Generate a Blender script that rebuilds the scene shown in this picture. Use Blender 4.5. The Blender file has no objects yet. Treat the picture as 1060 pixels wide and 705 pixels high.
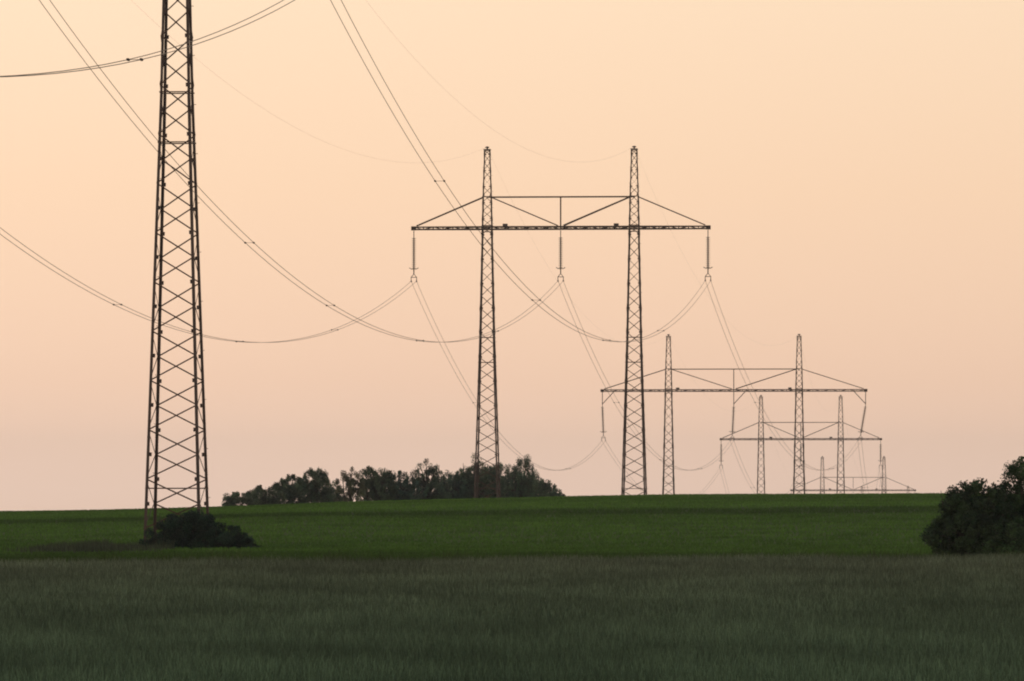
import bpy, bmesh, math, random
import numpy as np
from mathutils import Vector, Matrix

random.seed(7)
rng = np.random.default_rng(7)
S = bpy.context.scene
COL = S.collection
R = math.radians
EYE = 2.1            # eye height over the flat foreground
FPX = 7000.0         # focal length in pixels of the 1060 px wide photograph
HZ = 506.0           # horizon row in the photograph

# ------------------------------------------------------------------ camera, sky, sun
cam = bpy.data.cameras.new('camera')
co = bpy.data.objects.new('camera', cam); COL.objects.link(co)
co.location = (0, 0, EYE); co.rotation_euler = (R(90), 0, 0)
cam.sensor_width = 36.0; cam.lens = FPX / 1060 * 36.0
cam.shift_y = (HZ - 352.5) / 1060
cam.clip_start = 0.5; cam.clip_end = 40000
S.camera = co

SUN_EL, SUN_AZ = R(4), R(205)       # low sun behind the camera, to its left
w = bpy.data.worlds.new('World'); S.world = w; w.use_nodes = True
nt = w.node_tree; N = nt.nodes; L = nt.links
bg = N['Background']
sky = N.new('ShaderNodeTexSky'); sky.sky_type = 'NISHITA'; sky.sun_disc = False
sky.sun_elevation = SUN_EL; sky.sun_rotation = SUN_AZ
sky.air_density = 1.2; sky.dust_density = 3.0; sky.ozone_density = 1.0
tc = N.new('ShaderNodeTexCoord'); sp = N.new('ShaderNodeSeparateXYZ')
L.new(tc.outputs['Generated'], sp.inputs[0])
mr = N.new('ShaderNodeMapRange'); mr.inputs['From Min'].default_value = -0.02
mr.inputs['From Max'].default_value = 1.0
L.new(sp.outputs['Z'], mr.inputs['Value'])
rp = N.new('ShaderNodeValToRGB'); cr = rp.color_ramp
def stop(z, c, first=None):
    p = (z + .02) / 1.02
    e = cr.elements[first] if first is not None else cr.elements.new(p)
    e.position = p; e.color = (*c, 1)
stop(-0.02, (.70, .50, .385), 0)
stop(1.0, (.16, .215, .30), 1)
stop(0.001, (.80, .565, .44))
stop(0.015, (.80, .545, .395))
stop(0.044, (.85, .598, .41))
stop(0.074, (.875, .655, .46))
stop(0.25, (.68, .54, .40))
stop(0.55, (.29, .32, .35))
L.new(mr.outputs[0], rp.inputs[0])
# a gentle fall-off of the glow towards the right hand side
dp = N.new('ShaderNodeVectorMath'); dp.operation = 'DOT_PRODUCT'
dp.inputs[1].default_value = (-1, 0.0, 0)
L.new(tc.outputs['Generated'], dp.inputs[0])
ml = N.new('ShaderNodeMapRange'); ml.inputs['From Min'].default_value = -.09; ml.inputs['From Max'].default_value = .09
ml.inputs['To Min'].default_value = .945; ml.inputs['To Max'].default_value = 1.03
L.new(dp.outputs['Value'], ml.inputs['Value'])
mx = N.new('ShaderNodeVectorMath'); mx.operation = 'SCALE'
L.new(rp.outputs[0], mx.inputs[0]); L.new(ml.outputs[0], mx.inputs['Scale'])
ns = N.new('ShaderNodeVectorMath'); ns.operation = 'SCALE'; ns.inputs['Scale'].default_value = 0.02
L.new(sky.outputs[0], ns.inputs[0])
ad = N.new('ShaderNodeVectorMath'); ad.operation = 'ADD'
sc10 = N.new('ShaderNodeVectorMath'); sc10.operation = 'SCALE'; sc10.inputs['Scale'].default_value = 12.0
L.new(mx.outputs[0], sc10.inputs[0])
L.new(sc10.outputs[0], ad.inputs[0]); L.new(ns.outputs[0], ad.inputs[1])
L.new(ad.outputs[0], bg.inputs[0]); bg.inputs[1].default_value = 0.1

sl = bpy.data.lights.new('sun', 'SUN'); sl.energy = 0.35; sl.angle = R(8); sl.color = (1, .72, .5)
so = bpy.data.objects.new('sun', sl); COL.objects.link(so)
d = Vector((math.sin(SUN_AZ) * math.cos(SUN_EL), math.cos(SUN_AZ) * math.cos(SUN_EL), math.sin(SUN_EL)))
so.rotation_euler = d.to_track_quat('Z', 'Y').to_euler(); so.location = (0, -20, 60)
S.view_settings.view_transform = 'Standard'; S.view_settings.look = 'None'
S.view_settings.exposure = 0.0; S.view_settings.gamma = 1.0
S.cycles.filter_width = 2.0; S.cycles.volume_bounces = 1; S.cycles.transparent_max_bounces = 16

# ------------------------------------------------------------------ materials
def mat(name, col, rough=.8, metal=0.0, var=.25, scale=4.0, attr=None, transl=0.0, spec=.3):
    m = bpy.data.materials.new(name); m.use_nodes = True
    t = m.node_tree; b = t.nodes['Principled BSDF']
    b.inputs['Roughness'].default_value = rough; b.inputs['Metallic'].default_value = metal
    b.inputs['Specular IOR Level'].default_value = spec
    g = t.nodes.new('ShaderNodeNewGeometry')
    no = t.nodes.new('ShaderNodeTexNoise'); no.inputs['Scale'].default_value = scale; no.inputs['Detail'].default_value = 5
    t.links.new(g.outputs['Position'], no.inputs['Vector'])
    r = t.nodes.new('ShaderNodeValToRGB')
    r.color_ramp.elements[0].position = .3; r.color_ramp.elements[1].position = .7
    r.color_ramp.elements[0].color = (*[c * (1 - var) for c in col], 1)
    r.color_ramp.elements[1].color = (*[c * (1 + var) for c in col], 1)
    t.links.new(no.outputs['Fac'], r.inputs[0]); out = r.outputs[0]
    if attr:
        a = t.nodes.new('ShaderNodeAttribute'); a.attribute_name = attr
        mm = t.nodes.new('ShaderNodeMix'); mm.data_type = 'RGBA'; mm.blend_type = 'MULTIPLY'; mm.inputs[0].default_value = 1
        t.links.new(out, mm.inputs[6]); t.links.new(a.outputs['Color'], mm.inputs[7]); out = mm.outputs[2]
    t.links.new(out, b.inputs['Base Color'])
    if transl > 0:
        tr = t.nodes.new('ShaderNodeBsdfTranslucent'); t.links.new(out, tr.inputs[0])
        ms = t.nodes.new('ShaderNodeMixShader'); ms.inputs[0].default_value = transl
        t.links.new(b.outputs[0], ms.inputs[1]); t.links.new(tr.outputs[0], ms.inputs[2])
        t.links.new(ms.outputs[0], t.nodes['Material Output'].inputs[0])
    return m

M_steel = mat('weathered_steel', (.048, .030, .026), .6, .0, .35, 1.3, spec=.4)
M_brace = mat('rusty_brace_steel', (.060, .034, .025), .7, .0, .35, 2.0)
M_insul = mat('brown_insulator_glass', (.045, .030, .025), .25, 0, .2, 3, spec=.6)
M_fit = mat('dark_fitting_steel', (.05, .04, .04), .5, 0, .2, 3)
M_wire = mat('aluminium_conductor', (.15, .105, .075), .5, 0, .15, .5)
M_conc = mat('footing_concrete', (.22, .20, .17), .9, 0, .25, 3)
M_bark = mat('bark', (.045, .036, .028), .9, 0, .35, 5)
M_leaf_far = mat('leaf_far', (.066, .098, .060), .75, 0, .3, .8, 'tint', .25)
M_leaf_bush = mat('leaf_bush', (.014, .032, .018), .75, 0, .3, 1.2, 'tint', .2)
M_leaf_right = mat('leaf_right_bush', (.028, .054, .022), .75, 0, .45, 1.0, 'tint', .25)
M_wheat = mat('green_wheat', (.080, .124, .074), .8, 0, .2, .12, 'tint', .25, .2)
M_verge = mat('verge_grass', (.050, .062, .030), .8, 0, .3, .3, 'tint', .25, .2)
M_dry = mat('dry_grass', (.050, .064, .036), .8, 0, .3, .6, 'tint', .25, .2)

def ground_mat():
    m = bpy.data.materials.new('field_ground'); m.use_nodes = True
    t = m.node_tree; b = t.nodes['Principled BSDF']; b.inputs['Roughness'].default_value = .95
    b.inputs['Specular IOR Level'].default_value = .1
    g = t.nodes.new('ShaderNodeNewGeometry')
    def noise(sc, vec, detail=4):
        mp = t.nodes.new('ShaderNodeMapping'); mp.inputs['Scale'].default_value = vec
        t.links.new(g.outputs['Position'], mp.inputs[0])
        n = t.nodes.new('ShaderNodeTexNoise'); n.inputs['Scale'].default_value = sc; n.inputs['Detail'].default_value = detail
        t.links.new(mp.outputs[0], n.inputs['Vector']); return n.outputs['Fac']
    def ramp(src, stops):
        r = t.nodes.new('ShaderNodeValToRGB'); e = r.color_ramp.elements
        for i, (p, c) in enumerate(stops):
            q = e[i] if i < 2 else e.new(p)
            q.position = p; q.color = (*c, 1)
        t.links.new(src, r.inputs[0]); return r.outputs[0]
    def mix(f, a, c, mode='MIX'):
        n = t.nodes.new('ShaderNodeMix'); n.data_type = 'RGBA'; n.blend_type = mode
        if isinstance(f, float): n.inputs[0].default_value = f
        else: t.links.new(f, n.inputs[0])
        t.links.new(a, n.inputs[6]); t.links.new(c, n.inputs[7]); return n.outputs[2]
    big = ramp(noise(1, (.004, .022, 0)), [(.36, (.042, .075, .017)), (.62, (.072, .108, .025)), (.5, (.058, .09, .02))])
    fine = ramp(noise(1, (.05, .35, 0), 6), [(.35, (.75, .76, .75)), (.65, (1.2, 1.18, 1.15))])
    green = mix(1.0, big, fine, 'MULTIPLY')
    # drill rows and tramlines: real bare strips between the sown rows, running across the slope
    s = t.nodes.new('ShaderNodeSeparateXYZ'); t.links.new(g.outputs['Position'], s.inputs[0])
    tram = t.nodes.new('ShaderNodeMath'); tram.operation = 'PINGPONG'; tram.inputs[1].default_value = 23.0
    t.links.new(s.outputs['Y'], tram.inputs[0])
    tf = ramp(tram.outputs[0], [(0.0, (.62, .62, .62)), (1.0, (1, 1, 1)), (.9, (1, 1, 1))])
    tm = t.nodes.new('ShaderNodeMapRange'); tm.inputs['From Max'].default_value = 2.5
    t.links.new(tram.outputs[0], tm.inputs['Value']); t.links.new(tm.outputs[0], tf.node.inputs[0])
    green = mix(1.0, green, tf, 'MULTIPLY')
    sr = t.nodes.new('ShaderNodeMapRange'); sr.inputs['From Min'].default_value = 150; sr.inputs['From Max'].default_value = 520
    t.links.new(s.outputs['Y'], sr.inputs['Value'])
    green = mix(1.0, green, ramp(sr.outputs[0], [((a - 150) / 370, (v, v, v)) for a, v in zip([150, 520, 248, 262, 346, 353, 364, 371], [.52, 1.05, .56, 1, 1.0, .62, .62, 1.15])]), 'MULTIPLY')
    soil = ramp(noise(1, (.8, .8, 0)), [(.3, (.022, .026, .014)), (.7, (.040, .042, .024))])
    st = t.nodes.new('ShaderNodeMath'); st.operation = 'GREATER_THAN'; st.inputs[1].default_value = 178
    t.links.new(s.outputs['Y'], st.inputs[0])
    c = mix(st.outputs[0], soil, green)
    t.links.new(c, b.inputs['Base Color'])
    bp = t.nodes.new('ShaderNodeBump'); bp.inputs['Strength'].default_value = .6; bp.inputs['Distance'].default_value = .15
    t.links.new(noise(1, (1.5, 1.5, 0), 6), bp.inputs['Height']); t.links.new(bp.outputs[0], b.inputs['Normal'])
    return m
M_ground = ground_mat()

# ------------------------------------------------------------------ helpers
def tag(o, label=None, cat=None, group=None, kind=None):
    if label: o['label'] = label
    if cat: o['category'] = cat
    if group: o['group'] = group
    if kind: o['kind'] = kind
    return o
def empty(name, loc=(0, 0, 0), rz=0):
    o = bpy.data.objects.new(name, None); COL.objects.link(o)
    o.location = loc; o.rotation_euler = (0, 0, rz); o.empty_display_size = .5
    return o
def link(name, me, m, parent=None):
    me.materials.clear(); me.materials.append(m)
    o = bpy.data.objects.new(name, me); COL.objects.link(o)
    if parent: o.parent = parent
    return o
def obj(name, bm, m, parent=None, smooth=False):
    me = bpy.data.meshes.new(name); bm.to_mesh(me); bm.free()
    if smooth:
        for p in me.polygons: p.use_smooth = True
    return link(name, me, m, parent)
def frame(p0, p1, hint=None):
    p0 = Vector(p0); p1 = Vector(p1); ax = (p1 - p0)
    l = ax.length; ax.normalize()
    h = Vector(hint) if hint is not None else (Vector((0, 0, 1)) if abs(ax.z) < .9 else Vector((0, 1, 0)))
    s = ax.cross(h); s.normalize(); u = s.cross(ax); u.normalize()
    return p0, p1, ax, s, u
def prism(bm, p0, p1, prof, hint=None):
    """extrude a closed 2D profile from p0 to p1"""
    p0, p1, ax, s, u = frame(p0, p1, hint)
    a = [bm.verts.new(p0 + s * x + u * y) for x, y in prof]
    b = [bm.verts.new(p1 + s * x + u * y) for x, y in prof]
    n = len(prof)
    for i in range(n): bm.faces.new((a[i], a[(i + 1) % n], b[(i + 1) % n], b[i]))
    bm.faces.new(a[::-1]); bm.faces.new(b)
def bar(bm, p0, p1, w_, h_, hint=None):
    w_ /= 2; h_ /= 2
    prism(bm, p0, p1, [(-w_, -h_), (w_, -h_), (w_, h_), (-w_, h_)], hint)
def angle(bm, p0, p1, sx, sy, w_, t_=.018):
    """L-section whose flanges run along world directions sx (x) and sy (y)"""
    p0 = Vector(p0); p1 = Vector(p1)
    prof = [(0, 0), (w_, 0), (w_, t_), (t_, t_), (t_, w_), (0, w_)]
    if sx * sy < 0: prof = prof[::-1]
    a = [bm.verts.new(p0 + Vector((sx * x, sy * y, 0))) for x, y in prof]
    b = [bm.verts.new(p1 + Vector((sx * x, sy * y, 0))) for x, y in prof]
    for i in range(6): bm.faces.new((a[i], a[(i + 1) % 6], b[(i + 1) % 6], b[i]))
    bm.faces.new(a[::-1]); bm.faces.new(b)
def tube(bm, pts, radii, seg=6, cap=True):
    rings = []
    n = len(pts)
    for i, p in enumerate(pts):
        a = Vector(pts[max(0, i - 1)]); b = Vector(pts[min(n - 1, i + 1)])
        _, _, ax, s, u = frame(a, b)
        r = radii[i] if hasattr(radii, '__len__') else radii
        rings.append([bm.verts.new(Vector(p) + (s * math.cos(k * 2 * math.pi / seg) + u * math.sin(k * 2 * math.pi / seg)) * r) for k in range(seg)])
    for i in range(n - 1):
        for k in range(seg):
            bm.faces.new((rings[i][k], rings[i][(k + 1) % seg], rings[i + 1][(k + 1) % seg], rings[i + 1][k]))
    if cap: bm.faces.new(rings[0][::-1]); bm.faces.new(rings[-1])

# ------------------------------------------------------------------ terrain
CX = [-60, -34, -27, -19, -12, 4, 11, 28, 34, 60]
CZ = [.25, .49, .62, .86, 1.15, 1.50, 1.58, 1.70, 1.71, 1.6]
DK = np.array([-300, 0, 165, 200, 240, 277, 330, 390, 450, 500, 556, 650, 805, 1029, 1360, 1780, 2600, 4500, 9000])
ZK = np.array([0, 0, 0, -.1, -.35, -.4, -.2, .0, .0, .0, -.25, -3.5, -9.6, -14.0, -21.5, -26.9, -36, -50, -70])
F = np.array([0, 0, 0, 0, .0, .06, .48, .80, 1.0, .90, .25, 0, 0, 0, 0, 0, 0, 0, 0])
def smooth_interp(x, xs, ys):
    """monotone-ish cubic interpolation"""
    x = np.asarray(x, float); dx = np.diff(xs); m_ = np.diff(ys) / dx
    t_ = np.zeros(len(xs)); t_[1:-1] = np.where(m_[:-1] * m_[1:] > 0, 2 * m_[:-1] * m_[1:] / (m_[:-1] + m_[1:] + 1e-12), 0)
    i = np.clip(np.searchsorted(xs, x) - 1, 0, len(xs) - 2)
    h = dx[i]; u = np.clip((x - xs[i]) / h, 0, 1)
    return ((2 * u**3 - 3 * u**2 + 1) * ys[i] + (u**3 - 2 * u**2 + u) * h * t_[i] + (-2 * u**3 + 3 * u**2) * ys[i + 1] + (u**3 - u**2) * h * t_[i + 1])
def ter(x, y):
    x = np.asarray(x, float); y = np.asarray(y, float)
    z = smooth_interp(y, DK, ZK) + smooth_interp(y, DK, F) * np.interp(x, CX, CZ)
    und = (np.sin(x * .11 + y * .021) * np.sin(y * .063 + 1.3 + x * .01) * .05 + np.sin(x * .37 + 2 + y * .1) * .015)
    return z + und * np.clip((y - 200) / 100, 0, 1)
def H(x, y): return float(ter(x, y))

def axis(lo, hi, step, out_lo, out_hi, g=1.25):
    a = list(np.arange(lo, hi + .01, step)); s_ = step; v = a[-1]
    while v < out_hi: s_ *= g; v += s_; a.append(min(v, out_hi))
    s_ = step; v = a[0]; p = []
    while v > out_lo: s_ *= g; v -= s_; p.append(max(v, out_lo))
    return np.array(p[::-1] + a)
xs = axis(-90, 90, 3, -1600, 1600); ys = axis(0, 720, 3, -150, 4200, 1.12)
gx, gy = np.meshgrid(xs, ys); gz = ter(gx, gy)
nx, ny = len(xs), len(ys)
V = np.stack([gx.ravel(), gy.ravel(), gz.ravel()], 1)
ii = (np.arange(ny - 1)[:, None] * nx + np.arange(nx - 1)[None]).ravel()
Fq = np.stack([ii, ii + 1, ii + 1 + nx, ii + nx], 1)
def npmesh(name, V, Fc, k):
    me = bpy.data.meshes.new(name); me.vertices.add(len(V)); me.vertices.foreach_set('co', V.astype(np.float32).ravel())
    me.loops.add(Fc.size); me.loops.foreach_set('vertex_index', Fc.astype(np.int32).ravel())
    me.polygons.add(len(Fc)); me.polygons.foreach_set('loop_start', np.arange(0, Fc.size, k, dtype=np.int32))
    me.update(calc_edges=True); return me
gm = npmesh('ground', V, Fq, 4)
gm.polygons.foreach_set('use_smooth', np.ones(len(Fq), bool))
tag(link('ground', gm, M_ground), kind='structure')

# ------------------------------------------------------------------ grass blades (numpy)
def blades(name, X, Y, h, wid, tint, m, label=None, parent=None, kind='stuff', cat=None, lean=.35):
    n = len(X); Z = ter(X, Y)
    a = rng.uniform(0, 2 * math.pi, n); b = rng.uniform(0, 2 * math.pi, n)
    dx, dy = np.cos(a) * wid / 2, np.sin(a) * wid / 2
    l1 = h * lean * rng.uniform(.1, 1, n); lx, ly = np.cos(b) * l1, np.sin(b) * l1
    base = np.stack([X, Y, Z], 1)
    def P(ox, oy, oz): return base + np.stack([ox, oy, oz], 1)
    v = np.stack([P(-dx, -dy, -0.02 + 0 * X), P(dx, dy, -0.02 + 0 * X), P(dx * .9 + lx * .4, dy * .9 + ly * .4, h * .6), P(-dx * .9 + lx * .4, -dy * .9 + ly * .4, h * .6),
                  P(lx + dx * .25, ly + dy * .25, h), P(lx - dx * .25, ly - dy * .25, h)], 1).reshape(-1, 3)
    k = np.arange(n)[:, None] * 6
    f = np.concatenate([k + np.array([[0, 1, 2, 3]]), k + np.array([[3, 2, 4, 5]])], 0)
    me = npmesh(name, v, f, 4)
    ca = me.color_attributes.new('tint', 'FLOAT_COLOR', 'POINT')
    tt = np.concatenate([np.repeat(tint, 6, 0), np.ones((n * 6, 1))], 1)
    ca.data.foreach_set('color', tt.astype(np.float32).ravel())
    o = link(name, me, m, parent)
    return tag(o, label, cat, kind=kind)

def edge(x):                        # far edge of the wheat, as a function of x
    return 170 + x * .62 + 1.2 * np.sin(x * .5)
n = 720000
u = rng.random(n); Yb = 42 * (190 / 42) ** (u ** .85)
Xb = rng.uniform(-1, 1, n) * (Yb * .0757 * 1.25 + 2.0)
keep = (Yb < edge(Xb)) & (np.abs(((Xb + .31 * 0 * Yb) % .125) - .0625) < .06)
Xb, Yb = Xb[keep], Yb[keep]; n = len(Xb)
patch = .5 + .5 * np.sin(Xb * .9 + np.sin(Yb * .17) * 2) * np.sin(Yb * .13 + Xb * .2)
cell = np.floor(Xb / .22 + np.sin(Yb * 1.7)) * 7919 + np.floor(Yb / 1.6) * 104729
clump = np.modf(np.abs(np.sin(cell) * 43758.5453))[0]
hh = (.37 + .05 * patch + .045 * clump) * rng.uniform(.72, 1.12, n)
wd = np.where(Yb < 90, .010, .016) * rng.uniform(.7, 1.5, n)
bri = rng.uniform(.5, 1.5, n) * (.82 + .36 * patch) * (.78 + .44 * clump)
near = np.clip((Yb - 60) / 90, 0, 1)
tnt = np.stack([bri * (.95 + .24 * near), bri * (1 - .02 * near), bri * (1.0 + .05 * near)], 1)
blades('wheat_field', Xb, Yb, hh, wd, tnt, M_wheat, 'dull grey green young wheat filling the whole foreground', cat='wheat')

# low crop on the rising green field, sparse but real
n = 260000
Yg = rng.uniform(178, 470, n); Xg = rng.uniform(-1, 1, n) * (Yg * .0757 * 1.2)
keep = (Yg > edge(Xg) + 3); Xg, Yg = Xg[keep], Yg[keep]; n = len(Xg)
band = .5 + .5 * np.sin(Yg * .085 + np.sin(Xg * .03) * .8)
STRIP_Y = [150, 248, 262, 346, 353, 364, 371, 395, 520]; STRIP_V = [.52, .56, 1.0, 1.0, .62, .62, 1.15, 1.05, 1.05]
bri = rng.uniform(.8, 1.2, n) * (.9 + .2 * band) * np.interp(Yg + 2.5 * np.sin(Xg * .12) + (Xg < -14) * 0 + np.clip(-Xg - 10, 0, 30) * .5, STRIP_Y, STRIP_V)
blades('green_crop', Xg, Yg, .10 * rng.uniform(.5, 1.3, n), np.full(n, .06), np.stack([bri * .95, bri * 1.62, bri * .5], 1) * 1.38, M_verge,
       'fresh green low crop covering the slope up to the skyline', cat='crop')

# rough verge between wheat and green field, round the nearest pylon
n = 34000
Xv = rng.uniform(-24, 24, n); Yv = edge(Xv) + rng.uniform(0, 14, n)
bri = rng.uniform(.5, 1.2, n)
blades('verge_grass', Xv, Yv, .16 * rng.uniform(.4, 1.4, n), np.full(n, .022), np.stack([bri, bri * 1.1, bri * .8], 1), M_verge,
       'dark uneven grass strip between the wheat and the green slope', cat='grass')
n = 5200
cx_ = rng.uniform(-23, 23, 150); ci = rng.integers(0, 150, n)
Xv = cx_[ci] + rng.normal(0, .22, n); Yv = edge(Xv) + rng.uniform(.5, 3.5, n)
bri = rng.uniform(.5, 1.3, n); hv = rng.uniform(.25, .62, 150)[ci]
blades('margin_weeds', Xv, Yv, hv * rng.uniform(.6, 1.1, n), np.full(n, .018), np.stack([bri * 1.05, bri * 1.2, bri * .8], 1), M_verge,
       'scattered taller weeds along the far margin of the wheat', cat='weeds')
n = 9000
Xv = rng.normal(-16.4, 1.5, n); Yv = rng.uniform(255, 276, n)
keep = (np.abs(Xv + 16.4) < 3.0) & (rng.random(len(Xv)) < .55); Xv, Yv = Xv[keep], Yv[keep]; n = len(Xv)
bri = rng.uniform(.6, 1.3, n)
blades('dry_grass', Xv, Yv, .40 * rng.uniform(.3, 1.2, n) * (.75 + .25 * np.sin(Xv * 3.1) * np.sin(Xv * 1.3 + 1)), np.full(n, .025), np.stack([bri, bri, bri], 1), M_dry,
       'patch of pale dry grass left of the nearest pylon leg', cat='grass')

# ------------------------------------------------------------------ pylons
ZB, ZT, ZTOP = 23.55, 26.15, 30.0           # cross-arm, top chord, mast top
def mast_w0(z): return float(np.interp(z, [-4.5, 0, 14.5, 23.5, 26.1, 30], [2.40, 2.06, 1.24, .86, .74, .48]))
BEAMW, BEAMH = 1.1, .20
def build_mast(parent, x0, ext=0.0):
    ZB, ZT, ZTOP = 23.55 + ext, 26.15 + ext, 30.0 + ext
    mast_w = lambda z: mast_w0(z - ext)
    mast_d = lambda z: mast_w(z) * float(np.interp(z - ext, [-4, 30], [1.25, .62]))
    ms = None
    nb = bmesh.new()
    nodes = [-.12]
    while nodes[-1] < ZTOP - .35: nodes.append(nodes[-1] + (1.006 if nodes[-1] < ZB - .6 else .66))
    nodes[-1] = ZTOP - .08
    for i in range(len(nodes) - 1):
        z0, z1 = nodes[i], nodes[i + 1]
        w0, w1, d0, d1 = mast_w(z0) / 2, mast_w(z1) / 2, mast_d(z0) / 2, mast_d(z1) / 2
        s_ = 1 if i % 2 else -1
        bw = .056 if z0 < ZB else .045
        e = .012
        bar(nb, (x0 - s_ * w0, -d0 - e, z0), (x0 + s_ * w1, -d1 - e, z1), .014, bw, (1, 0, 0) if 0 else (s_, 0, 1))
        bar(nb, (x0 + s_ * w0, d0 + e, z0), (x0 - s_ * w1, d1 + e, z1), .014, bw, (-s_, 0, 1))
        bar(nb, (x0 - w0 - e, -s_ * d0, z0), (x0 - w1 - e, s_ * d1, z1), .014, bw, (0, s_, 1))
        bar(nb, (x0 + w0 + e, s_ * d0, z0), (x0 + w1 + e, -s_ * d1, z1), .014, bw, (0, -s_, 1))
    for z in (2.12 if ext == 0 else 2.52, 12.5 + ext, 14.55 + ext, ZB - .3, ZB + .22, ZT, ZTOP - .08):
        a, b = mast_w(z) / 2, mast_d(z) / 2
        for s_ in (-1, 1):
            bar(nb, (x0 - a, s_ * (b + .028), z), (x0 + a, s_ * (b + .028), z), .016, .05)
            bar(nb, (x0 + s_ * (a + .028), -b, z), (x0 + s_ * (a + .028), b, z), .016, .05)
    ms = obj('mast', nb, M_brace, parent)                     # the mast's lattice; its legs and caps are sub-parts
    for sx in (-1, 1):
        for sy in (-1, 1):
            lb = bmesh.new()
            zs = [-.35, 14.5 + ext, 23.5 + ext, 26.1 + ext, ZTOP]
            for i in range(4):
                z0, z1 = zs[i], zs[i + 1]
                lw = [.12, .11, .085, .07][i]
                angle(lb, (x0 + sx * mast_w(z0) / 2, sy * mast_d(z0) / 2, z0), (x0 + sx * mast_w(z1) / 2, sy * mast_d(z1) / 2, z1), -sx, -sy, lw)
            for k, z in enumerate(nodes[1:-1]):               # gusset plates bolted at the lacing nodes
                a, b = mast_w(z) / 2, mast_d(z) / 2
                if (k + (sx * sy > 0)) % 2 == 0:
                    g = .16 if z < ZB else .10
                    bar(lb, (x0 + sx * (a - .10), sy * (b + .006), z - g / 2), (x0 + sx * (a - .10 - .01), sy * (b + .006), z + g / 2), .14, .009, (0, 1, 0))
                    if sy > 0: bar(lb, (x0 + sx * a, sy * (b - .05), z + .25), (x0 + sx * (a + .09), sy * (b - .05), z + .25), .022, .022)
            obj('leg', lb, M_steel, ms)
            fb = bmesh.new()
            a, b = mast_w(0) / 2, mast_d(0) / 2
            prism(fb, (x0 + sx * a, sy * b, -.9), (x0 + sx * a, sy * b, .12), [(-.3, -.3), (.3, -.3), (.3, .3), (-.3, .3)])
            obj('footing', fb, M_conc, ms)
    cb = bmesh.new(); a = mast_w(ZTOP) / 2 + .05
    prism(cb, (x0, 0, ZTOP - .02), (x0, 0, ZTOP + .05), [(-a, -a), (a, -a), (a, a), (-a, a)])
    bar(cb, (x0, 0, ZTOP), (x0, 0, ZTOP + .28), .12, .12)
    bar(cb, (x0 - .16, 0, ZTOP + .2), (x0 + .16, 0, ZTOP + .2), .1, .1)
    obj('mast_cap', cb, M_fit, ms)
    return ms

def lathe(bm, prof, c, axis_dir, seg=10):
    c = Vector(c); _, _, ax, s, u = frame(c, c + Vector(axis_dir))
    rings = [[bm.verts.new(c + ax * z + (s * math.cos(k * 2 * math.pi / seg) + u * math.sin(k * 2 * math.pi / seg)) * r) for k in range(seg)] for r, z in prof]
    for i in range(len(rings) - 1):
        for k in range(seg):
            bm.faces.new((rings[i][k], rings[i][(k + 1) % seg], rings[i + 1][(k + 1) % seg], rings[i + 1][k]))
def build_string(parent, x, z_top, L_, tilt, hanger):
    """string of discs hanging from (x, 0, z_top); returns the foot"""
    top = Vector((x, 0, z_top)); mid = Vector((x, 0, z_top - hanger))
    body = L_ - hanger
    foot = Vector((x + tilt, 0, z_top - L_))
    dr = (foot - mid).normalized(); bl = (foot - mid).length
    ib = bmesh.new()
    n_ = 17; a0 = .12; a1 = bl - 1.0; pt = (a1 - a0) / n_
    prof = [(.03, a0)]
    for k in range(n_):
        z = a0 + k * pt
        prof += [(.05, z + .02), (.18, z + pt * .35), (.18, z + pt * .5), (.05, z + pt * .6), (.045, z + pt)]
    lathe(ib, prof, mid, dr)
    st = obj('insulator_string', ib, M_insul, parent)
    hb = bmesh.new()
    tube(hb, [top, mid, mid + dr * .2], .035, 6)
    obj('hanger', hb, M_fit, st)
    yb = bmesh.new()
    p = mid + dr * (bl - 1.0)
    tube(yb, [p + Vector((-.38, 0, .10)), p + Vector((-.2, 0, .0)), p + Vector((.2, 0, 0)), p + Vector((.38, 0, .10))], .035, 6)      # arcing horn
    tube(yb, [p - dr * .1, p + dr * .4], .045, 6)
    q = p + dr * .4
    obj('arcing_horn', yb, M_fit, st)
    kb = bmesh.new()
    for s_ in (-1, 1):
        tube(kb, [q, q + Vector((s_ * .23, 0, -.28)), foot + Vector((s_ * .22, 0, 0.0))], .03, 6)
        tube(kb, [foot + Vector((s_ * .22, -.3, -.03)), foot + Vector((s_ * .22, 0, .02)), foot + Vector((s_ * .22, .3, -.03))], [.04, .06, .04], 6)
    tube(kb, [q + Vector((-.23, 0, -.28)), q + Vector((.23, 0, -.28))], .03, 6)
    obj('yoke_clamp', kb, M_fit, st)
    return foot

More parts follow.
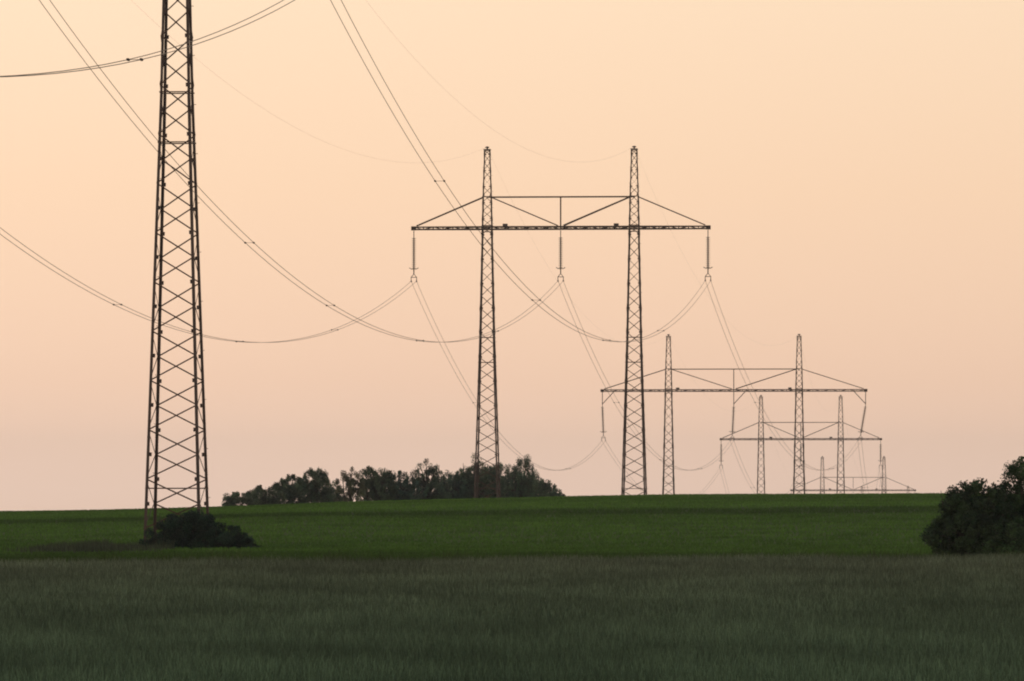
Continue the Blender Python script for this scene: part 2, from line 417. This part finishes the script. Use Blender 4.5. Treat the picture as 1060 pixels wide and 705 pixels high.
def build_pylon(hs, arm, L_, tilts=(0, 0, 0), hanger=.45, knees=False, ext=0.0):
    ZB, ZT, ZTOP = 23.55 + ext, 26.15 + ext, 30.0 + ext
    root = empty('transmission_pylon')
    for s_ in (-1, 1): build_mast(root, s_ * hs, ext)
    # cross-arm: lattice box girder
    b = bmesh.new()
    hb_, hw = BEAMH / 2, BEAMW / 2
    seg_x = list(np.linspace(-arm, arm, 31))
    def wd_(x): return hw * (1 if abs(x) < hs + 1 else max(.25, 1 - .75 * (abs(x) - hs - 1) / (arm - hs - 1)))
    for i in range(30):
        x0, x1 = seg_x[i], seg_x[i + 1]
        for sy in (-1, 1):
            for sz in (-1, 1):
                bar(b, (x0, sy * wd_(x0), ZB + sz * hb_), (x1, sy * wd_(x1), ZB + sz * hb_), .11, .10)
            t_ = 1 if i % 2 else -1
            bar(b, (x0, sy * (wd_(x0) + .004), ZB - t_ * hb_), (x1, sy * (wd_(x1) + .004), ZB + t_ * hb_), .02, .06)
            bar(b, (x0, sy * wd_(x0), ZB - hb_), (x0, sy * wd_(x0), ZB + hb_), .05, .05, (1, 0, 0))
        for sz in (-1, 1):
            bar(b, (x0, -t_ * wd_(x0), ZB + sz * hb_ * 1.03), (x1, t_ * wd_(x1), ZB + sz * hb_ * 1.03), .05, .02)
        bar(b, (x0, -wd_(x0), ZB - hb_ * .98), (x0, wd_(x0), ZB - hb_ * .98), .05, .05)
    for x in (-arm, arm):
        bar(b, (x, 0, ZB - .17), (x, 0, ZB + .17), .16, .4, (1, 0, 0))
    obj('crossarm', b, M_steel, root)
    for sx in (-1, 1):                                            # clamps that tie the arm to the masts
        f = bmesh.new(); x = sx * (hs - .38 if not knees else hs)
        bar(f, (x - sx * .9, 0, ZB + .22), (x - sx * 1.3, 0, ZB + .22), .25, .28)
        obj('lamp_bracket' if 0 else 'arm_fitting', f, M_fit, root)
    b = bmesh.new(); zt = ZT - .05
    for sy in (-1, 1): bar(b, (-hs, sy * .28, zt), (hs, sy * .28, zt), .08, .10)
    for i in range(12):
        x0 = -hs + i * hs / 6
        bar(b, (x0, -.28 * (1 if i % 2 else -1), zt), (x0 + hs / 6, .28 * (1 if i % 2 else -1), zt), .04, .03)
    obj('top_chord', b, M_steel, root)
    for sx in (-1, 1):
        o_ = bmesh.new(); i_ = bmesh.new()
        for sy in (-1, 1):
            bar(o_, (sx * (hs + .3), sy * .28, zt), (sx * (arm - .25), sy * .22, ZB + .2), .07, .09)
            bar(i_, (sx * (hs - .3), sy * .28, zt), (sx * .25, sy * .45, ZB + .2), .07, .09)
        obj('outer_stay', o_, M_steel, root); obj('inner_stay', i_, M_steel, root)
    b = bmesh.new()
    for sy in (-1, 1): bar(b, (0, sy * .26, ZB), (0, sy * .26, zt), .07, .07, (1, 0, 0))
    for k in range(4):
        z0 = ZB + .3 + k * .55; t_ = 1 if k % 2 else -1
        bar(b, (0, -.26 * t_, z0), (0, .26 * t_, z0 + .55), .03, .04)
    obj('king_post', b, M_steel, root)
    feet = []
    for x, tl, kd in ((-arm + .02, tilts[0], 1), (0, tilts[1], 1), (arm - .02, tilts[2], -1)):
        if knees:
            kb = bmesh.new()
            tube(kb, [(x + kd * 1.35, 0, ZB - .15), (x + kd * .0, 0, ZB - 1.6)], .05, 6)
            tube(kb, [(x, 0, ZB - .15), (x, 0, ZB - 1.7)], .045, 6)
            obj('knee_brace', kb, M_steel, root)
        feet.append(build_string(root, x, ZB - (.2 if not knees else 1.5), L_ - (.2 if not knees else 1.5), tl, hanger))
    return root, feet
def kids(o): return [c for c in bpy.data.objects if c.parent is o]
def copy_tree(o, parent=None):
    c = o.copy(); COL.objects.link(c)
    c.parent = parent
    for ch in kids(o): copy_tree(ch, c)
    return c

SPEC = [  # centre x, distance, ground z, label
    (-19.74, 277, -.4, 'tallest nearest lattice pylon, cut off by the top of the picture, bush at its foot'),
    (4.0, 556, 0, 'complete portal pylon in the middle, left mast rising out of the trees'),
    (26.4, 805, -9.75, 'third portal pylon with the widest crossarm and short braces above tilted insulators'),
    (43.95, 1029, -13.9, 'fourth portal pylon, pale and seen behind the right mast of the wide one'),
    (67.1, 1330, -21.75, 'fifth very distant pylon with its crossarm just over the skyline'),
    (98.2, 1780, -27.4, 'farthest pylon, only faint mast tips showing above the skyline'),
]
std, std_feet = build_pylon(6.06, 12.15, 4.35)
tall, tall_feet = build_pylon(6.06, 12.15, 4.35, ext=4.15)
wide, wide_feet = build_pylon(7.78, 15.7, 5.95, (.15, -.2, -.7), .3, True)
roots = []; attach = []
for i, (x, y, z, lab) in enumerate(SPEC):
    ref0 = SPEC[max(0, i - 1)]; ref1 = SPEC[min(5, i + 1)]
    rz = -math.atan2(ref1[0] - ref0[0], ref1[1] - ref0[1])
    if i == 2: root, feet = wide, wide_feet
    elif i == 0: root, feet = tall, tall_feet
    elif i == 1: root, feet = std, std_feet
    else: root, feet = copy_tree(std), std_feet
    root.location = (x, y, z); root.rotation_euler = (0, 0, rz)
    tag(root, lab, 'pylon', 'portal pylons of the power line')
    Mx = Matrix.Translation((x, y, z)) @ Matrix.Rotation(rz, 4, 'Z')
    hs = 7.78 if i == 2 else 6.06
    attach.append(([Mx @ f for f in feet], [Mx @ Vector((s_ * hs, 0, ZTOP + .25 + (4.15 if i == 0 else 0))) for s_ in (-1, 1)], rz))
    roots.append(root)

# ------------------------------------------------------------------ conductors
def catenary(p, q, sag, n_=64):
    out = []
    for i in range(n_ + 1):
        t_ = i / n_
        v = p.lerp(q, t_); v.z -= 4 * sag * t_ * (1 - t_); out.append(v)
    return out
def span(p, q, sag, rz0, rz1, label, spacers=(), gap=.22, r=.015):
    root = empty('power_line', p)
    o0 = Vector((math.cos(rz0), math.sin(rz0), 0)) * gap; o1 = Vector((math.cos(rz1), math.sin(rz1), 0)) * gap
    for s_ in (-1, 1):
        b = bmesh.new(); tube(b, [v - p for v in catenary(p + o0 * s_, q + o1 * s_, sag)], r, 6)
        obj('conductor', b, M_wire, root, True)
    for t_ in spacers:
        c = p.lerp(q, t_); c.z -= 4 * sag * t_ * (1 - t_); c -= p
        b = bmesh.new(); tube(b, [c - o0, c + o0], .010, 6)
        dv = (q - p).normalized() * .18
        for s_ in (-1, 1): tube(b, [c + o0 * s_ - dv, c + o0 * s_, c + o0 * s_ + dv], [.045, .055, .045], 6)
        obj('spacer', b, M_fit, root)
    tag(root, label, 'power line', 'twin conductor spans of the power line')
def gwire(p, q, sag, label):
    b = bmesh.new(); tube(b, [v - p for v in catenary(p, q, sag)], .0038, 5)
    o = obj('earth_wire', b, M_wire, None, True); o.location = p
    tag(o, label, 'wire', 'thin earth wires between mast tips')
names = ['nearest pylon', 'middle pylon', 'wide third pylon', 'fourth pylon', 'fifth pylon', 'farthest pylon']
side = ['left', 'centre', 'right']
A0 = attach[0]
p0 = A0[0][2] + Vector((-.0855 * 293, -293, 0))
span(p0, A0[0][2], 11.2, A0[2], A0[2], 'twin conductors curving down across the top left corner behind the nearest mast', (.813, .62))
SP = {(0, 0): (.2, .39, .59, .79), (0, 1): (.26, .394, .58, .78), (0, 2): (.176, .38, .58, .78)}
sags = [9.3, 8.5, 6.6, 12, 16]
for i in range(5):
    for k in range(3):
        lab = f'twin conductors sagging from the {side[k]} insulator of the {names[i]} to the {names[i + 1]}'
        span(attach[i][0][k], attach[i + 1][0][k], sags[i], attach[i][2], attach[i + 1][2], lab, SP.get((i, k), (.25, .5, .75) if i < 3 else ()),
             r=.015)
    for k in range(2):
        gwire(attach[i][1][k], attach[i + 1][1][k], sags[i] * .8,
              f'thin earth wire, {("left", "right")[k]} mast tips, {names[i]} to {names[i + 1]}')

# ------------------------------------------------------------------ foliage
def leaf_mesh(C_, size, tint, flat=.5):
    n = len(C_)
    a = rng.normal(size=(n, 3)); a /= np.linalg.norm(a, axis=1)[:, None]
    b = rng.normal(size=(n, 3)); b -= a * (a * b).sum(1)[:, None]; b /= np.linalg.norm(b, axis=1)[:, None]
    s_ = (size * rng.uniform(.6, 1.3, n))[:, None]
    a = a * s_; b = b * s_ * flat
    v = np.stack([C_ - a, C_ + b * .9 - a * .1, C_ + a, C_ - b * .9 - a * .1], 1).reshape(-1, 3)
    f = np.arange(n * 4).reshape(-1, 4)
    me = npmesh('crown', v, f, 4)
    ca = me.color_attributes.new('tint', 'FLOAT_COLOR', 'POINT')
    ca.data.foreach_set('color', np.concatenate([np.repeat(tint, 4, 0), np.ones((n * 4, 1))], 1).astype(np.float32).ravel())
    return me
def plant(name, x, y, w_, h_, label, cat, group, m, nclump=60, per=130, size=.12, crown0=.12, upright=1.3, cr_=.32, tone=(1, 1, 1),
          lean=0.0, dep=None, spread=1.0, part='crown', shape=None, trunk_n=1):
    z0 = H(x, y) - .05
    root = empty(name, (x, y, z0)); dep = dep or w_ * .8
    cents = []
    while len(cents) < nclump:
        p = rng.uniform(-1, 1, 3); t_ = (p[2] + 1) / 2
        prof = shape(t_) if shape else math.sin(math.pi * min(1, .12 + t_ * .93)) ** .6
        if p[0] ** 2 + p[1] ** 2 > (prof * (.85 + .25 * rng.random())) ** 2: continue
        if p[0] ** 2 + p[1] ** 2 < (prof * .35) ** 2 and rng.random() < .5: continue
        cents.append((p[0] * w_ / 2 * spread + lean * t_ * w_, p[1] * dep / 2, h_ * (crown0 + (1 - crown0) * t_) - cr_ * .5))
    cents = np.array(cents)
    # limbs
    b = bmesh.new()
    for s_ in range(trunk_n):
        bx = (s_ - (trunk_n - 1) / 2) * w_ * .16
        r0 = .035 * h_ / max(1, trunk_n ** .5)
        tube(b, [(bx, 0, -.2), (bx * 1.1 + .03, .02, h_ * .25), (bx * 1.3 + lean * w_ * .4, 0, h_ * .5), (bx * 1.5 + lean * w_ * .8, 0, h_ * .85)], [r0, r0 * .8, r0 * .55, r0 * .15], 7)
    for c in cents[::3]:
        t_ = .15 + .35 * rng.random(); st = Vector((lean * w_ * t_, 0, h_ * t_)); e_ = Vector(c)
        if e_.z < st.z: st.z = max(.05, e_.z * .6)
        md = st.lerp(e_, .5) + Vector((0, 0, .08 * h_))
        tube(b, [st, md, e_], [.014 * h_, .009 * h_, .003 * h_], 5)
    obj('trunk', b, M_bark, root, True)
    P = []; T = []
    for c in cents:
        k = int(per * rng.uniform(.6, 1.4)); rr = cr_ * rng.uniform(.6, 1.25)
        d_ = rng.normal(size=(k, 3)); d_ /= np.linalg.norm(d_, axis=1)[:, None]
        d_ *= (rr * rng.random(k) ** .45)[:, None]; d_[:, 2] *= upright
        P.append(c + d_)
        br = rng.uniform(.5, 1.55) * np.ones(k) * rng.uniform(.7, 1.3, k); wm = rng.uniform(.9, 1.15)
        T.append(np.stack([br * wm * tone[0], br * tone[1], br * tone[2]], 1))
    P = np.concatenate(P); T = np.concatenate(T); P[:, 2] = np.maximum(P[:, 2], .02)
    me = leaf_mesh(P, size, T)
    o = link(part, me, m, root)
    tag(root, label, cat, group)
    return root
def at(px, d_): return (px - 530) / FPX * d_
def ztop(py, d_): return EYE - (py - HZ) / FPX * d_

copse = [ # px, top row, width px, distance, upright, tone, kind, label
    (250, 506, 34, 560, 1.0, (1.0, 1.0, .9), 'shrub', 'lowest round shrub at the far left end of the skyline copse'),
    (275, 499, 36, 566, 1.1, (1.05, 1.0, .9), 'shrub', 'low spreading shrub beside the lowest one at the left of the copse'),
    (301, 489, 36, 570, 1.2, (.95, 1.0, .9), 'tree', 'small rounded tree left of the one before the gap in the copse'),
    (326, 481, 34, 572, 1.4, (1.0, 1.0, .9), 'tree', 'pointed small tree standing just left of the bright gap'),
    (363, 482, 30, 565, 1.2, (1.25, .95, .85), 'tree', 'thin reddish see-through tree just right of the bright gap'),
    (389, 477, 40, 572, 1.2, (1.0, .98, .9), 'tree', 'bushy round-topped tree second right of the bright gap'),
    (415, 482, 36, 578, 1.2, (.8, .95, 1.1), 'tree', 'lower bluish tree between two taller ones in the copse centre'),
    (442, 474, 44, 582, 1.3, (.95, 1.0, 1.0), 'tree', 'broad feathery tree in the centre of the copse'),
    (466, 481, 34, 586, 1.5, (.8, .92, 1.0), 'tree', 'dark narrow tree left of the pylon mast in the copse'),
    (491, 469, 42, 588, 1.9, (1.05, 1.08, 1.0), 'tree', 'tall spiky tree directly behind the left leg of the pylon'),
    (516, 472, 40, 590, 1.8, (1.0, 1.08, 1.0), 'tree', 'tall light tree directly behind the right leg of the pylon'),
    (542, 470, 36, 584, 1.9, (.9, 1.0, 1.0), 'tree', 'square-topped tall tree right of the pylon mast'),
    (562, 490, 28, 578, 1.4, (.95, 1.0, .95), 'shrub', 'sloping bush right of the square-topped tree'),
    (345, 497, 26, 590, 1.1, (.9, 1.0, .95), 'shrub', 'low shrub half filling the bright gap in the copse'),
    (402, 489, 50, 596, 1.1, (.8, .95, .95), 'shrub', 'wide shadowy bush behind the trees right of the gap'),
    (478, 484, 50, 600, 1.2, (.8, .95, .95), 'shrub', 'wide shadowy bush filling in just left of the pylon mast'),
    (504, 480, 44, 600, 1.2, (.85, 1.0, .95), 'tree', 'dense tree seen between the two legs of the pylon mast'),
    (576, 502, 20, 574, 1.1, (.95, 1.0, .95), 'shrub', 'last low bush at the right end of the copse'),
]
for (px, py, wpx, d_, up, tone, kind, lab) in copse:
    x = at(px, d_); g = H(x, d_); h_ = ztop(py, d_) - g + .1; w_ = wpx / FPX * d_ * 1.15
    thin = 'see-through' in lab
    plant('copse_tree' if kind == 'tree' else 'copse_shrub', x, d_, w_, h_, lab, kind, 'trees and shrubs of the skyline copse', M_leaf_far,
          nclump=int((45 if thin else 105) * w_ * h_ / 12) + 14, per=110, size=.07, crown0=.26 if px < 400 else .1, upright=up, cr_=.27, tone=tone, trunk_n=3)

dome = lambda t_: math.sqrt(max(.02, 1 - t_ ** 2))
# bush at the foot of the nearest pylon
DB = 273
def hb(py, d_, x): return ztop(py, d_) - H(x, d_)
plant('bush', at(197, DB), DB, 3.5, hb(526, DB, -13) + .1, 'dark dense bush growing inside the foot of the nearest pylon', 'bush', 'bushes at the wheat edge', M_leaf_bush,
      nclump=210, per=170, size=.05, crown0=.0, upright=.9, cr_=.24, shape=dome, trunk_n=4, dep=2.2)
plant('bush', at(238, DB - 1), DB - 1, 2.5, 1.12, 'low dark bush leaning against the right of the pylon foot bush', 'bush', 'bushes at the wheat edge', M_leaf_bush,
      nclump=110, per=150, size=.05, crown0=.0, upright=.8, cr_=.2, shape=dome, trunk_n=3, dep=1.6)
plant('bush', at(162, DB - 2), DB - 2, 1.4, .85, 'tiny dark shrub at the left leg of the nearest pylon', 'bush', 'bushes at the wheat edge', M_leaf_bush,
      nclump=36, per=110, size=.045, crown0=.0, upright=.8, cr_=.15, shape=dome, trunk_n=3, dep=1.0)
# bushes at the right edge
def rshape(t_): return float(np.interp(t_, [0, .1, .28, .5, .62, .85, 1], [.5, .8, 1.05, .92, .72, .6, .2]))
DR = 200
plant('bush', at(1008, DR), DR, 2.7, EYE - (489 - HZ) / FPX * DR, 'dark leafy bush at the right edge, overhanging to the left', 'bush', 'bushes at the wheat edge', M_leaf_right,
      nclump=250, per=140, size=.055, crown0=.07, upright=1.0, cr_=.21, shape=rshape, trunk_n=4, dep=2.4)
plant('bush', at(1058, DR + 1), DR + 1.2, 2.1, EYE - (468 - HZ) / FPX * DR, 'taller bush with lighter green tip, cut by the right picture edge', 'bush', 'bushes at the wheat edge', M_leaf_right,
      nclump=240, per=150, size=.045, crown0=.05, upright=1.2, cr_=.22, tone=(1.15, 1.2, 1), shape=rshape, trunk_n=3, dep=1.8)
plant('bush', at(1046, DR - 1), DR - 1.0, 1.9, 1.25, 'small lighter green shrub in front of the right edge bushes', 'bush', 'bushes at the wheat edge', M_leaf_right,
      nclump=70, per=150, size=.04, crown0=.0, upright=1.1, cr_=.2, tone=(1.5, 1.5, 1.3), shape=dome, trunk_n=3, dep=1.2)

# ------------------------------------------------------------------ haze
b = bmesh.new(); bmesh.ops.create_cube(b, size=1)
zb_, zt_ = -72.0, 34.0
bmesh.ops.scale(b, vec=(3400, 4500, zt_ - zb_), verts=b.verts)
bmesh.ops.translate(b, vec=(0, -200 + 2250, (zb_ + zt_) / 2), verts=b.verts)
mh = bpy.data.materials.new('haze'); mh.use_nodes = True
t = mh.node_tree; t.nodes.remove(t.nodes['Principled BSDF'])
pv = t.nodes.new('ShaderNodeVolumePrincipled'); pv.inputs['Density'].default_value = .00008
pv.inputs['Color'].default_value = (.86, .92, 1.0, 1); pv.inputs['Anisotropy'].default_value = .4
t.links.new(pv.outputs[0], t.nodes['Material Output'].inputs['Volume'])
hz = obj('haze', b, mh); tag(hz, 'thin pale evening haze that fades the distant pylons', 'haze', kind='stuff')
